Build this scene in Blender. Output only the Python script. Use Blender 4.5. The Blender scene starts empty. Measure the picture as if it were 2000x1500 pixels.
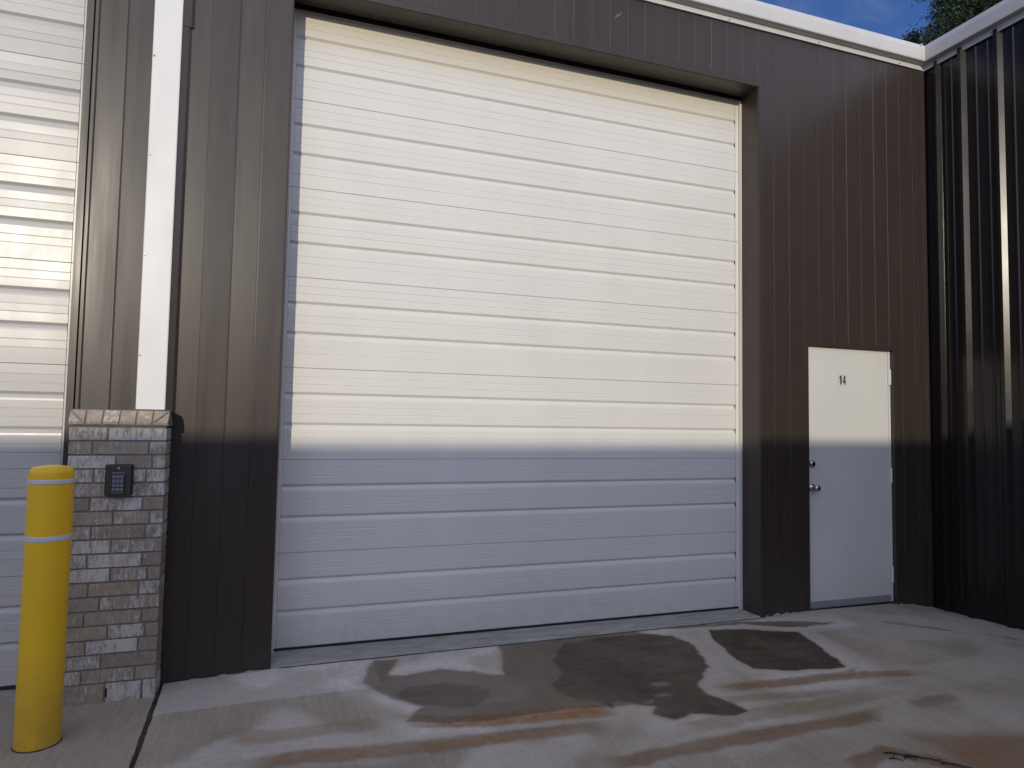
import bpy, bmesh, math, random
from mathutils import Vector, Matrix, noise
R = math.radians
random.seed(7)
S = bpy.context.scene
COL = S.collection

# ------------------------------------------------------------------ helpers
def tag(o, label=None, cat=None, group=None, kind=None):
    if label: o['label'] = label
    if cat: o['category'] = cat
    if group: o['group'] = group
    if kind: o['kind'] = kind
    return o

def empty(name, loc, label=None, cat=None, group=None, kind=None):
    o = bpy.data.objects.new(name, None)
    o.location = loc
    o.empty_display_size = .2
    COL.objects.link(o)
    return tag(o, label, cat, group, kind)

def obj(name, bm, mats, parent=None, smooth=False, loc=(0, 0, 0)):
    me = bpy.data.meshes.new(name)
    bm.normal_update()
    bm.to_mesh(me); bm.free()
    for m in (mats if isinstance(mats, (list, tuple)) else [mats]):
        me.materials.append(m)
    if smooth:
        for p in me.polygons: p.use_smooth = True
    o = bpy.data.objects.new(name, me)
    COL.objects.link(o)
    o.location = loc
    if parent:
        o.parent = parent
        # children are modelled in world coordinates: undo the parents' offsets
        off = Vector((0, 0, 0)); p = parent
        while p: off += p.location; p = p.parent
        o.location = Vector(loc) - off
    return o

def box(bm, x0, x1, y0, y1, z0, z1, mi=0, bev=0):
    v = [bm.verts.new(p) for p in ((x0, y0, z0), (x1, y0, z0), (x1, y1, z0), (x0, y1, z0),
                                   (x0, y0, z1), (x1, y0, z1), (x1, y1, z1), (x0, y1, z1))]
    fs = []
    for q in ((3, 2, 1, 0), (4, 5, 6, 7), (0, 1, 5, 4), (1, 2, 6, 5), (2, 3, 7, 6), (3, 0, 4, 7)):
        f = bm.faces.new([v[i] for i in q]); f.material_index = mi; fs.append(f)
    if bev:
        es = list({e for f in fs for e in f.edges})
        r = bmesh.ops.bevel(bm, geom=es, offset=bev, segments=2, affect='EDGES', profile=.6)
        for f in r['faces']: f.material_index = mi
    return fs

def extr_x(bm, prof, x0, x1, mi=0, closed=False):
    """open profile [(y,z)..] swept along X; normals face -Y for a profile listed bottom to top"""
    a = [bm.verts.new((x0, y, z)) for y, z in prof]
    b = [bm.verts.new((x1, y, z)) for y, z in prof]
    n = len(prof)
    for i in range(n if closed else n - 1):
        j = (i + 1) % n
        f = bm.faces.new((a[i], b[i], b[j], a[j])); f.material_index = mi
    if closed:
        bm.faces.new(a); bm.faces.new(b[::-1])

def extr_z(bm, prof, z0, z1, mi=0, closed=False):
    """profile [(x,y)..] (left to right) swept up; normals face -Y"""
    a = [bm.verts.new((x, y, z0)) for x, y in prof]
    b = [bm.verts.new((x, y, z1)) for x, y in prof]
    n = len(prof)
    for i in range(n if closed else n - 1):
        j = (i + 1) % n
        f = bm.faces.new((a[i], a[j], b[j], b[i])); f.material_index = mi
    if closed:
        bm.faces.new(a[::-1]); bm.faces.new(b)

def lathe(bm, prof, n=48, c=(0, 0, 0), axis='Z', mi=0):
    """prof [(r, h)]; axis Z up or -Y out"""
    rings = []
    for r, h in prof:
        ring = []
        for k in range(n):
            t = 2 * math.pi * k / n
            if axis == 'Z': p = (c[0] + r * math.cos(t), c[1] + r * math.sin(t), c[2] + h)
            else: p = (c[0] + r * math.cos(t), c[1] - h, c[2] + r * math.sin(t))
            ring.append(bm.verts.new(p))
        rings.append(ring)
    for a, b in zip(rings, rings[1:]):
        for k in range(n):
            f = bm.faces.new((a[k], a[(k + 1) % n], b[(k + 1) % n], b[k])); f.material_index = mi
    f = bm.faces.new(rings[-1]); f.material_index = mi
    f = bm.faces.new(rings[0][::-1]); f.material_index = mi

# ------------------------------------------------------------------ materials
def newmat(name):
    m = bpy.data.materials.new(name); m.use_nodes = True
    nt = m.node_tree
    b = nt.nodes['Principled BSDF']
    return m, nt, b

def N(nt, t, **kw):
    n = nt.nodes.new(t)
    for k, v in kw.items(): setattr(n, k, v)
    return n

def coords(nt, scale=(1, 1, 1)):
    tc = N(nt, 'ShaderNodeNewGeometry')
    mp = N(nt, 'ShaderNodeMapping'); mp.inputs['Scale'].default_value = scale
    nt.links.new(tc.outputs['Position'], mp.inputs['Vector'])
    return mp.outputs['Vector']

def noise_n(nt, vec, scale, detail=4, rough=.55):
    n = N(nt, 'ShaderNodeTexNoise')
    n.inputs['Scale'].default_value = scale; n.inputs['Detail'].default_value = detail
    n.inputs['Roughness'].default_value = rough
    nt.links.new(vec, n.inputs['Vector'])
    return n.outputs['Fac']

def ramp(nt, fac, p0, c0, p1, c1):
    r = N(nt, 'ShaderNodeValToRGB')
    r.color_ramp.elements[0].position = p0; r.color_ramp.elements[0].color = (*c0, 1) if len(c0) == 3 else c0
    r.color_ramp.elements[1].position = p1; r.color_ramp.elements[1].color = (*c1, 1) if len(c1) == 3 else c1
    nt.links.new(fac, r.inputs['Fac'])
    return r.outputs['Color']

def mixc(nt, fac, a, b, mode='MIX'):
    m = N(nt, 'ShaderNodeMix', data_type='RGBA', blend_type=mode)
    for s, v in ((0, fac), (6, a), (7, b)):
        if hasattr(v, 'is_output'): nt.links.new(v, m.inputs[s])
        elif s == 0: m.inputs[s].default_value = v
        else: m.inputs[s].default_value = (*v, 1)
    return m.outputs[2]

def bump(nt, b, height, strength, dist=.01, prev=None):
    n = N(nt, 'ShaderNodeBump'); n.inputs['Strength'].default_value = strength
    n.inputs['Distance'].default_value = dist
    nt.links.new(height, n.inputs['Height'])
    if prev: nt.links.new(prev, n.inputs['Normal'])
    nt.links.new(n.outputs['Normal'], b.inputs['Normal'])
    return n.outputs['Normal']

def paint(name, c, rough, wav=(1.2, 1.2, .5), wscale=2.2, wdist=.02, wstr=.35, var=.12, grain=.02, dirt=None, spec=.5, top=None):
    m, nt, b = newmat(name)
    v = coords(nt, wav)
    f = noise_n(nt, coords(nt, (1, 1, .35)), 3.0, 5)
    c0 = tuple(x * (1 - var) for x in c); c1 = tuple(x * (1 + var) for x in c)
    col = ramp(nt, f, .3, c0, .7, c1)
    if dirt:
        # grime thickening towards the ground
        g = N(nt, 'ShaderNodeNewGeometry'); sp = N(nt, 'ShaderNodeSeparateXYZ')
        nt.links.new(g.outputs['Position'], sp.inputs[0])
        mr = N(nt, 'ShaderNodeMapRange')
        mr.inputs['From Min'].default_value = .05; mr.inputs['From Max'].default_value = .45
        mr.inputs['To Min'].default_value = 1; mr.inputs['To Max'].default_value = 0
        nt.links.new(sp.outputs['Z'], mr.inputs['Value'])
        nn = noise_n(nt, coords(nt, (1, 1, .6)), 14, 6, .7)
        mu = N(nt, 'ShaderNodeMath', operation='MULTIPLY'); mu.use_clamp = True
        nt.links.new(mr.outputs[0], mu.inputs[0]); nt.links.new(nn, mu.inputs[1])
        col = mixc(nt, mu.outputs[0], col, dirt)
    if top:
        g = N(nt, 'ShaderNodeNewGeometry'); sp = N(nt, 'ShaderNodeSeparateXYZ')
        nt.links.new(g.outputs['Position'], sp.inputs[0])
        mr = N(nt, 'ShaderNodeMapRange')
        mr.inputs['From Min'].default_value = 4.0; mr.inputs['From Max'].default_value = 4.34
        mr.inputs['To Min'].default_value = 0; mr.inputs['To Max'].default_value = .85
        nt.links.new(sp.outputs['Z'], mr.inputs['Value'])
        col = mixc(nt, mr.outputs[0], col, top)
    b.inputs['Specular IOR Level'].default_value = spec
    nt.links.new(col, b.inputs['Base Color'])
    r = noise_n(nt, coords(nt, (1, 1, .4)), 6, 4)
    mr2 = N(nt, 'ShaderNodeMapRange')
    mr2.inputs['From Min'].default_value = .3; mr2.inputs['From Max'].default_value = .7
    mr2.inputs['To Min'].default_value = rough * .88; mr2.inputs['To Max'].default_value = rough * 1.12
    nt.links.new(r, mr2.inputs['Value']); nt.links.new(mr2.outputs[0], b.inputs['Roughness'])
    w = noise_n(nt, v, wscale, 2, .4)
    n1 = bump(nt, b, w, wstr, wdist)
    if grain:
        g2 = noise_n(nt, coords(nt), 420, 2)
        bump(nt, b, g2, grain, .002, n1)
    return m

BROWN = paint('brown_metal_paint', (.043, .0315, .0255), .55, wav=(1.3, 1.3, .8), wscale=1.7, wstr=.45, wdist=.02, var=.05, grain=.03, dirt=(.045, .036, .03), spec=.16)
bb = BROWN.node_tree.nodes['Principled BSDF']
bb.inputs['Coat Weight'].default_value = .72; bb.inputs['Coat IOR'].default_value = 1.45
nt = BROWN.node_tree
st = noise_n(nt, coords(nt, (3.2, 3.2, .22)), 2.4, 4, .6)
mr = N(nt, 'ShaderNodeMapRange')
for k, v_ in (('From Min', .3), ('From Max', .7), ('To Min', .23), ('To Max', .42)): mr.inputs[k].default_value = v_
nt.links.new(st, mr.inputs['Value']); nt.links.new(mr.outputs[0], bb.inputs['Coat Roughness'])
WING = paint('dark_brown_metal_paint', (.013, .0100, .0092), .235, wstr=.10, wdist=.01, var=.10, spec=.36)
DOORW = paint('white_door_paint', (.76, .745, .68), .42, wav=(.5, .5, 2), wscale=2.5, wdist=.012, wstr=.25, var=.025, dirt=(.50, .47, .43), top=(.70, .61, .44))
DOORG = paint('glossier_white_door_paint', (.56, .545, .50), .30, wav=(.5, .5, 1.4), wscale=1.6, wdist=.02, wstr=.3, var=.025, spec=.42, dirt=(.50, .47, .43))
LEAF = paint('white_door_leaf_paint', (.70, .69, .63), .36, wscale=3, wdist=.01, wstr=.2, var=.03, dirt=(.5, .48, .45))
TRIMW = paint('white_trim_paint', (.78, .77, .73), .42, wdist=.012, wstr=.25, var=.03)
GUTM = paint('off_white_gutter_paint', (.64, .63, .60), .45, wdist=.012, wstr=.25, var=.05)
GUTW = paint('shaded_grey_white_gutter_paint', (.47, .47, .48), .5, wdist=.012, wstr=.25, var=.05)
SEAL = paint('off_white_seal', (.66, .62, .56), .6, var=.06)
STEEL, nt, b = newmat('brushed_steel'); b.inputs['Metallic'].default_value = 1
b.inputs['Base Color'].default_value = (.55, .54, .52, 1); b.inputs['Roughness'].default_value = .22
nt.links.new(ramp(nt, noise_n(nt, coords(nt), 60, 3), .3, (.45, .44, .43), .7, (.62, .61, .6)), b.inputs['Base Color'])
ALU = paint('weathered_aluminium_sweep', (.25, .26, .28), .5, var=.2)
BLACK, nt, b = newmat('black_rubber'); b.inputs['Roughness'].default_value = .6
nt.links.new(ramp(nt, noise_n(nt, coords(nt), 30, 4), .3, (.010, .010, .011), .7, (.022, .021, .02)), b.inputs['Base Color'])
INK, nt, b = newmat('black_number_vinyl'); b.inputs['Roughness'].default_value = .4
nt.links.new(ramp(nt, noise_n(nt, coords(nt), 90, 2), .3, (.008, .008, .009), .7, (.014, .014, .015)), b.inputs['Base Color'])
BACKING = paint('clear_number_backing', (.60, .61, .60), .3, var=.03)
BRONZE = paint('bronze_box_metal', (.052, .046, .036), .38, var=.2, wstr=.05)
KEYS = paint('grey_keys', (.17, .18, .21), .4, var=.08, wstr=.02)
YEL = paint('yellow_plastic_sleeve', (.90, .545, .016), .42, wav=(1, 1, .6), wscale=7, wdist=.006, wstr=.3, var=.045, grain=.05, dirt=(.34, .22, .05))
TAPE = paint('silver_reflective_tape', (.62, .64, .66), .35, var=.05)

def concrete(name, stains):
    m, nt, b = newmat(name)
    v = coords(nt)
    big = noise_n(nt, v, 1.3, 5, .6)
    base = ramp(nt, big, .3, (.30, .255, .185), .7, (.455, .395, .30))
    mid = noise_n(nt, coords(nt, (1, 1.6, 1)), 7, 6, .7)
    base = mixc(nt, ramp(nt, mid, .48, (0, 0, 0), .72, (.5, .5, .5)), base, (.32, .275, .205))
    fine = noise_n(nt, v, 90, 4, .7)
    base = mixc(nt, .5, base, ramp(nt, fine, .25, (.55, .55, .55), .75, (1.35, 1.35, 1.35)), 'MULTIPLY')
    sp = noise_n(nt, v, 34, 2, .5)
    base = mixc(nt, ramp(nt, sp, .72, (0, 0, 0), .76, (.7, .7, .7)), base, (.09, .08, .075))
    bs = noise_n(nt, coords(nt, (42, 2.6, 1)), 1.0, 4, .6)
    base = mixc(nt, .5, base, ramp(nt, bs, .3, (.80, .80, .79), .7, (1.18, 1.18, 1.18)), 'MULTIPLY')
    grit = noise_n(nt, coords(nt), 210, 2, .6)
    base = mixc(nt, ramp(nt, grit, .66, (0, 0, 0), .72, (.55, .55, .55)), base, (.16, .14, .12))
    rough = .85
    if stains:
        at = N(nt, 'ShaderNodeVertexColor', layer_name='stain')
        se = N(nt, 'ShaderNodeSeparateColor'); nt.links.new(at.outputs['Color'], se.inputs[0])
        br = noise_n(nt, coords(nt, (1.0, 1.3, 1)), 18, 6, .7)
        def brk(sock, lo, hi):
            mr = N(nt, 'ShaderNodeMapRange')
            mr.inputs['From Min'].default_value = .25; mr.inputs['From Max'].default_value = .7
            mr.inputs['To Min'].default_value = lo; mr.inputs['To Max'].default_value = hi
            nt.links.new(br, mr.inputs['Value'])
            mu = N(nt, 'ShaderNodeMath', operation='MULTIPLY'); mu.use_clamp = True
            nt.links.new(sock, mu.inputs[0]); nt.links.new(mr.outputs[0], mu.inputs[1])
            return mu.outputs[0]
        base = mixc(nt, brk(se.outputs[2], .5, 1.1), base, (.72, .67, .61))
        base = mixc(nt, brk(se.outputs[1], .40, 1.15), base, ramp(nt, se.outputs[1], .45, (.29, .20, .115), .95, (.34, .155, .045)))
        wetc = ramp(nt, noise_n(nt, v, 9, 5, .65), .3, (.040, .028, .015), .7, (.078, .057, .032))
        base = mixc(nt, brk(se.outputs[0], .92, 1.05), base, wetc)
        mr = N(nt, 'ShaderNodeMapRange')
        mr.inputs['To Min'].default_value = .88; mr.inputs['To Max'].default_value = .62
        nt.links.new(se.outputs[0], mr.inputs['Value']); nt.links.new(mr.outputs[0], b.inputs['Roughness'])
    else:
        b.inputs['Roughness'].default_value = .88
    nt.links.new(base, b.inputs['Base Color'])
    h = noise_n(nt, v, 55, 6, .75)
    n1 = bump(nt, b, h, .5, .004)
    # broom finish
    bump(nt, b, noise_n(nt, coords(nt, (6, 140, 1)), 1.0, 2), .25, .002, n1)
    return m
CONC = concrete('stained_concrete', True)
CONC2 = concrete('plain_concrete', False)

SILLM, nt, b = newmat('sill_concrete'); b.inputs['Roughness'].default_value = .9
c = ramp(nt, noise_n(nt, coords(nt, (1, 3, 1)), 5, 6, .7), .3, (.24, .235, .195), .7, (.44, .43, .38))
nt.links.new(c, b.inputs['Base Color']); bump(nt, b, noise_n(nt, coords(nt), 60, 5, .7), .5, .004)
JOINT, nt, b = newmat('dirty_joint_filler'); b.inputs['Roughness'].default_value = .95
nt.links.new(ramp(nt, noise_n(nt, coords(nt, (3, 1, 1)), 12, 6, .7), .35, (.020, .016, .013), .75, (.13, .105, .085)), b.inputs['Base Color'])
bump(nt, b, noise_n(nt, coords(nt), 70, 5, .7), .8, .008)
ASPH, nt, b = newmat('asphalt'); b.inputs['Roughness'].default_value = .9
nt.links.new(ramp(nt, noise_n(nt, coords(nt), 40, 6, .7), .3, (.10, .10, .095), .7, (.19, .185, .175)), b.inputs['Base Color'])
MORT, nt, b = newmat('grey_mortar'); b.inputs['Roughness'].default_value = .95
nt.links.new(ramp(nt, noise_n(nt, coords(nt), 30, 6, .7), .3, (.17, .17, .17), .7, (.28, .275, .27)), b.inputs['Base Color'])
bump(nt, b, noise_n(nt, coords(nt), 160, 5, .7), .7, .004)

def brickmat():
    m, nt, b = newmat('whitewashed_brick')
    at = N(nt, 'ShaderNodeVertexColor', layer_name='tone')
    se = N(nt, 'ShaderNodeSeparateColor'); nt.links.new(at.outputs['Color'], se.inputs[0])
    c = ramp(nt, se.outputs[0], 0, (.28, .24, .19), 1, (.38, .315, .23))
    c = mixc(nt, .6, c, ramp(nt, noise_n(nt, coords(nt), 22, 6, .7), .25, (.45, .45, .46), .75, (1.4, 1.35, 1.3)), 'MULTIPLY')
    # crackled lime wash, streaked vertically, on some bricks more than others
    st = noise_n(nt, coords(nt, (2.3, 2.3, .6)), 30, 5, .8)
    big = noise_n(nt, coords(nt, (1, 1, 1.6)), 6, 2, .5)
    a = N(nt, 'ShaderNodeMath', operation='MULTIPLY_ADD')
    nt.links.new(big, a.inputs[0]); a.inputs[1].default_value = .38; nt.links.new(st, a.inputs[2])
    a2 = N(nt, 'ShaderNodeMath', operation='MULTIPLY_ADD')
    nt.links.new(se.outputs[1], a2.inputs[0]); a2.inputs[1].default_value = .20; nt.links.new(a.outputs[0], a2.inputs[2])
    k = ramp(nt, a2.outputs[0], .755, (0, 0, 0), .90, (1, 1, 1))
    c = mixc(nt, k, c, (.60, .56, .49))
    nt.links.new(c, b.inputs['Base Color']); b.inputs['Roughness'].default_value = .85
    n1 = bump(nt, b, k, .6, .0025)
    bump(nt, b, noise_n(nt, coords(nt), 120, 5, .7), .5, .003, n1)
    return m
BRICK = brickmat()

# ------------------------------------------------------------------ ground
G0 = [(-9, -.0), (-.61, -.017), (-.31, -.006), (0, .008), (3.65, .018), (4.0, .036), (4.2, .040), (5.02, .034), (5.25, .004), (5.5, -.038), (9, -.04)]
def gz(x, y):
    for (a, za), (c_, zc) in zip(G0, G0[1:]):
        if a <= x <= c_: z = za + (zc - za) * (x - a) / (c_ - a); break
    else: z = 0
    t = min(1, max(0, -y / .9))
    return z * (1 - t) + (-.006) * t

POLY = {
 'M1': (.56, .022, [(0.5,-0.36),(0.59,-0.05),(0.75,-0.05),(0.68,-0.29),(0.8,-0.31),(1.0,-0.28),(1.28,-0.46),(1.35,-0.48),(1.47,0.02),(1.88,0.03),(2.52,0.0),(2.74,-0.33),(2.66,-0.71),(2.45,-0.9),(2.37,-1.04),(2.17,-1.09),(1.79,-1.06),(1.51,-1.01),(1.33,-1.02),(1.07,-1.02),(0.88,-1.0),(0.66,-0.91),(0.8,-0.76),(0.66,-0.63)]),
 'D1': (.74, .03, [(0.67,-0.53),(0.77,-0.47),(0.95,-0.48),(1.15,-0.56),(1.22,-0.65),(1.19,-0.77),(1.06,-0.86),(0.92,-0.84),(0.78,-0.76),(0.68,-0.64)]),
 'D2': (.90, .020, [(1.72,-0.33),(1.9,-0.1),(2.23,-0.03),(2.54,-0.06),(2.73,-0.15),(2.78,-0.34),(2.72,-0.58),(2.6,-0.78),(2.45,-0.9),(2.37,-1.05),(2.42,-1.14),(2.47,-1.23),(2.47,-1.33),(2.38,-1.37),(2.27,-1.33),(2.15,-1.26),(2.03,-1.3),(1.94,-1.2),(2.0,-1.12),(1.82,-1.0),(1.76,-1.1),(1.71,-0.98),(1.57,-0.88),(1.54,-0.71),(1.68,-0.59)]),
 'D3': (.97, .010, [(3.08,-0.11),(3.34,-0.17),(3.71,-0.35),(3.67,-0.54),(3.59,-0.81),(3.54,-0.96),(3.32,-0.95),(3.1,-0.92),(2.91,-0.82),(2.9,-0.63),(2.97,-0.37)]),
 'D4': (.62, .02, [(2.75,-.01),(3.32,-.01),(3.48,-.02),(3.74,-0.1),(4.17,-0.28),(3.76,-0.27),(3.43,-0.08),(2.81,-.04)]),
 'P1': (.28, .05, [(2.9,-1.0),(3.3,-1.02),(3.6,-1.0),(3.4,-1.12),(3.0,-1.10)]),
}
# (strength wet, strength rust, half width, polyline)
LINES = [
 (.26, .85, .042, [(2.41,-1.01),(2.83,-1.05),(3.2,-1.08),(3.57,-1.11),(4.01,-1.18)]),
 (.12, .6, .036, [(2.3,-1.15),(2.55,-1.18),(2.87,-1.22),(3.25,-1.26)]),
 (.22, .80, .055, [(-0.19,-1.13),(0.18,-1.14),(0.55,-1.17),(0.89,-1.21),(1.18,-1.21),(1.68,-1.27)]),
 (.08, 1.0, .050, [(0.60,-1.18),(0.89,-1.21),(1.18,-1.21)]),
 (.34, .70, .050, [(1.33,-1.60),(1.78,-1.6),(2.08,-1.58),(2.57,-1.58),(2.85,-1.58),(3.24,-1.55)]),
 (.28, .5, .042, [(3.41,-1.53),(3.78,-1.52)]),
 (.08, .95, .065, [(0.59,-0.86),(0.82,-0.96),(0.94,-0.99),(1.32,-1.03),(1.77,-1.1)]),
 (.04, .50, .060, [(-0.22,-0.78),(-0.0,-0.89),(.34,-.87),(.59,-.90)]),
 (.50, .10, .016, [(4.49,-0.32),(4.69,-0.47),(5.0,-0.72)]),
 (.50, .10, .016, [(5.1,-0.72),(5.24,-0.94)]),
 (.38, .80, .045, [(2.52,-1.95),(2.82,-1.90),(2.92,-1.99),(3.06,-2.14)]),
 (.18, .70, .170, [(3.0,-1.96),(3.3,-2.05),(3.7,-2.2)]),
 (.16, .60, .060, [(1.9,-1.42),(2.4,-1.38),(2.9,-1.37),(3.5,-1.33)]),
 (.16, .55, .09, [(.1,-1.55),(.6,-1.62),(1.1,-1.60)]),
]
def seg_d(px, py, a, b_):
    dx, dy = b_[0] - a[0], b_[1] - a[1]
    t = ((px - a[0]) * dx + (py - a[1]) * dy) / (dx * dx + dy * dy)
    t = 0 if t < 0 else 1 if t > 1 else t
    return math.hypot(px - a[0] - t * dx, py - a[1] - t * dy)
def poly_sd(px, py, P):
    ins = False; d = 9
    n = len(P)
    for i in range(n):
        a = P[i]; b_ = P[(i + 1) % n]
        if (a[1] > py) != (b_[1] > py) and px < (b_[0] - a[0]) * (py - a[1]) / (b_[1] - a[1]) + a[0]: ins = not ins
        s = seg_d(px, py, a, b_)
        if s < d: d = s
    return -d if ins else d
def sstep(e0, e1, x):
    t = min(1, max(0, (x - e0) / (e1 - e0))); return t * t * (3 - 2 * t)
BB = {k: (min(p[0] for p in P) - .12, max(p[0] for p in P) + .12, min(p[1] for p in P) - .12, max(p[1] for p in P) + .12) for k, (s, w, P) in POLY.items()}
LB = [(min(p[0] for p in P) - w - .15, max(p[0] for p in P) + w + .15, min(p[1] for p in P) - w - .15, max(p[1] for p in P) + w + .15) for (a, b2, w, P) in LINES]
def stain(x, y):
    if not (-1 < x < 5.6 and -2.6 < y < .1): return (0, 0, 0, 1)
    n1 = noise.noise((x * 3.1, y * 3.1, 1.7)); n2 = noise.noise((x * 9, y * 9, 5.1)); n3 = noise.noise((x * 30, y * 30, 9.3))
    wx = x + .022 * n1 + .020 * n2 + .007 * n3; wy = y + .018 * noise.noise((x * 3.1, y * 3.1, 7.7)) + .016 * noise.noise((x * 10, y * 12, 2.2))
    wet = rust = 0
    near = 9
    for k, (s, soft, P) in POLY.items():
        b4 = BB[k]
        if b4[0] < x < b4[1] and b4[2] < y < b4[3]:
            d = poly_sd(wx, wy, P) + .007 * n3
            near = min(near, d)
            a = s * (1 - sstep(-soft, soft * .5, d))
            a *= 1 + .16 * n1 + .10 * noise.noise((x * 6, y * 14, 6.1))
            if k == 'D2':
                for hx, hy, hr in ((2.22, -.86, .075), (2.14, -1.02, .06), (2.02, -1.06, .04)):
                    a *= 1 - .75 * (1 - sstep(.5, 1.1, math.hypot((wx - hx) / hr, (wy - hy) / (hr * .45)) ))
            wet = max(wet, a)
            if k == 'M1' : rust = max(rust, .40 * (1 - sstep(-.05, .05, d)))
            if k in ('M1', 'D2', 'D3'):   # dried tide line
                rust = max(rust, .35 * math.exp(-((d - .012) / .022) ** 2))
    for (a, r_, w, P), b4 in zip(LINES, LB):
        if b4[0] < x < b4[1] and b4[2] < y < b4[3]:
            d = min(seg_d(wx, wy, P[i], P[i + 1]) for i in range(len(P) - 1))
            tt = (x - P[0][0]) / (P[-1][0] - P[0][0]) + .06 * n2 + .05 * n1
            fade = sstep(-.02, .16, tt) * (1 - sstep(.84, 1.02, tt))
            k = 1 - sstep(w * .75, w * 1.55, d + .01 * n3 + .012 * n2)
            k *= .88 + .45 * noise.noise((x * 1.7, y * 6, 3.3)) + .1
            k = max(0, k) * fade
            wet = max(wet, a * k); rust = max(rust, r_ * k)
    pale = .50 * sstep(-.02, .36, n1 * .8 + .55 * noise.noise((x * 1.1, y * 2.6, 4.4)) + .12)
    pale *= 1 - .55 * sstep(.8, 2.6, x - .6 * (y + 1))
    if .0 < near < .25: pale = min(1, pale + .5 * (1 - near / .25))
    if y > -.45 and x < .62: pale = min(1, pale + .45)
    yel = max(0, noise.noise((x * 1.4 + 3, y * 1.4, 8.8))) * .22 * sstep(1.5, 3.5, x)
    rust = max(rust, yel)
    return (min(1, wet), min(1, rust), pale, 1)

def slab(name, xs, ys, mat, edge=None, stains=False):
    bm = bmesh.new()
    lay = bm.loops.layers.float_color.new('stain') if False else None
    vs = []
    cols = []
    for y in ys:
        row = []
        for i, x in enumerate(xs):
            xx = x
            if edge and i == 0: xx = edge(y)
            z = gz(xx, y)
            if 0 < i < len(xs) - 1 and stains: z += .0012 * noise.noise((x * 2, y * 2, 0))
            row.append(bm.verts.new((xx, y, z)))
            cols.append(stain(xx, y) if stains else (0, 0, 0, 1))
        vs.append(row)
    for a, b_ in zip(vs, vs[1:]):
        for i in range(len(xs) - 1):
            bm.faces.new((a[i], a[i + 1], b_[i + 1], b_[i]))
    # skirt down the four sides
    for row in ([r[0] for r in vs], [r[-1] for r in vs], vs[0], vs[-1]):
        low = [bm.verts.new((v.co.x, v.co.y, -.12)) for v in row]
        cols += [(0, 0, 0, 1)] * len(low)
        for i in range(len(row) - 1):
            bm.faces.new((row[i], row[i + 1], low[i + 1], low[i]))
    bm.verts.index_update()
    me = bpy.data.meshes.new(name)
    bmesh.ops.recalc_face_normals(bm, faces=bm.faces)
    bm.to_mesh(me); bm.free()
    me.materials.append(mat)
    if stains:
        ca = me.color_attributes.new('stain', 'FLOAT_COLOR', 'POINT')
        flat = [c for col in cols for c in col]
        ca.data.foreach_set('color', flat)
    o = bpy.data.objects.new(name, me); COL.objects.link(o)
    return tag(o, kind='structure')

def jedge(y):   # crooked edge of the slab beside the filler joint
    base = -.585 + (-.04) * 0 + .04 * (-y)
    if y < -1.0: base = -.545 - (y + 1.0) * .035
    return base + .004 * noise.noise((0, y * 9, 0)) + .004 * noise.noise((0, y * 31, 4))
def rng(a, b_, st):
    n = max(1, round((b_ - a) / st)); return [a + (b_ - a) * i / n for i in range(n + 1)]
xs = [-.585] + rng(-.55, 4.3, .013) + rng(4.32, 5.6, .02)
ys = [-9, -7, -5, -4, -3.2] + rng(-2.7, -.0, .013)
tag(slab('concrete_apron', xs, ys, CONC, jedge, True),
    'stained concrete apron in front of the big white door', None)
def jl(y): return jedge(y) - (.028 + .010 * noise.noise((2, y * 2.3, 1)) + .006 * noise.noise((5, y * 17, 1)))
bm = bmesh.new()
ysl = [-9, -7, -5, -4, -3] + rng(-2.4, 0, .02)
prev = None
for y in ysl:
    row = [bm.verts.new((x, y, gz(-.6, y) - .004)) for x in (-14, -6, -3, -2, -1.5, -1.1, -.8)] + [bm.verts.new((jl(y), y, gz(-.6, y) - .004)), bm.verts.new((jl(y), y, -.12))]
    if prev:
        for i in range(len(row) - 1): bm.faces.new((prev[i], prev[i + 1], row[i + 1], row[i]))
    prev = row
tag(obj('concrete_pavement', bm, CONC2), 'plain grey concrete pavement under the yellow bollard', kind='structure')
bm = bmesh.new()
prev = None
for y in ysl:
    row = [bm.verts.new((jedge(y) - .06 + .085 * t, y, gz(-.6, y) - .014 - .006 * noise.noise((t * 3, y * 8, 1)) )) for t in (0, .3, .5, .7, 1)]
    if prev:
        for i in range(4): bm.faces.new((prev[i], prev[i + 1], row[i + 1], row[i]))
    prev = row
tag(obj('joint_filler', bm, JOINT), 'dark dirty filler in the joint between the two slabs', kind='structure')
bm = bmesh.new()
box(bm, -600, 600, -600, 600, -.35, -.10)
tag(obj('ground', bm, ASPH), 'asphalt yard and land around the buildings', kind='structure')

# ------------------------------------------------------------------ main building
W = 3.648; D = .235; ZT = 4.352; EAVE = 4.832; XC = 5.50
bld = empty('storage_building', (0, 0, 0), 'long brown metal storage building with white roll-up doors and white eave gutter', 'building')

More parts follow.
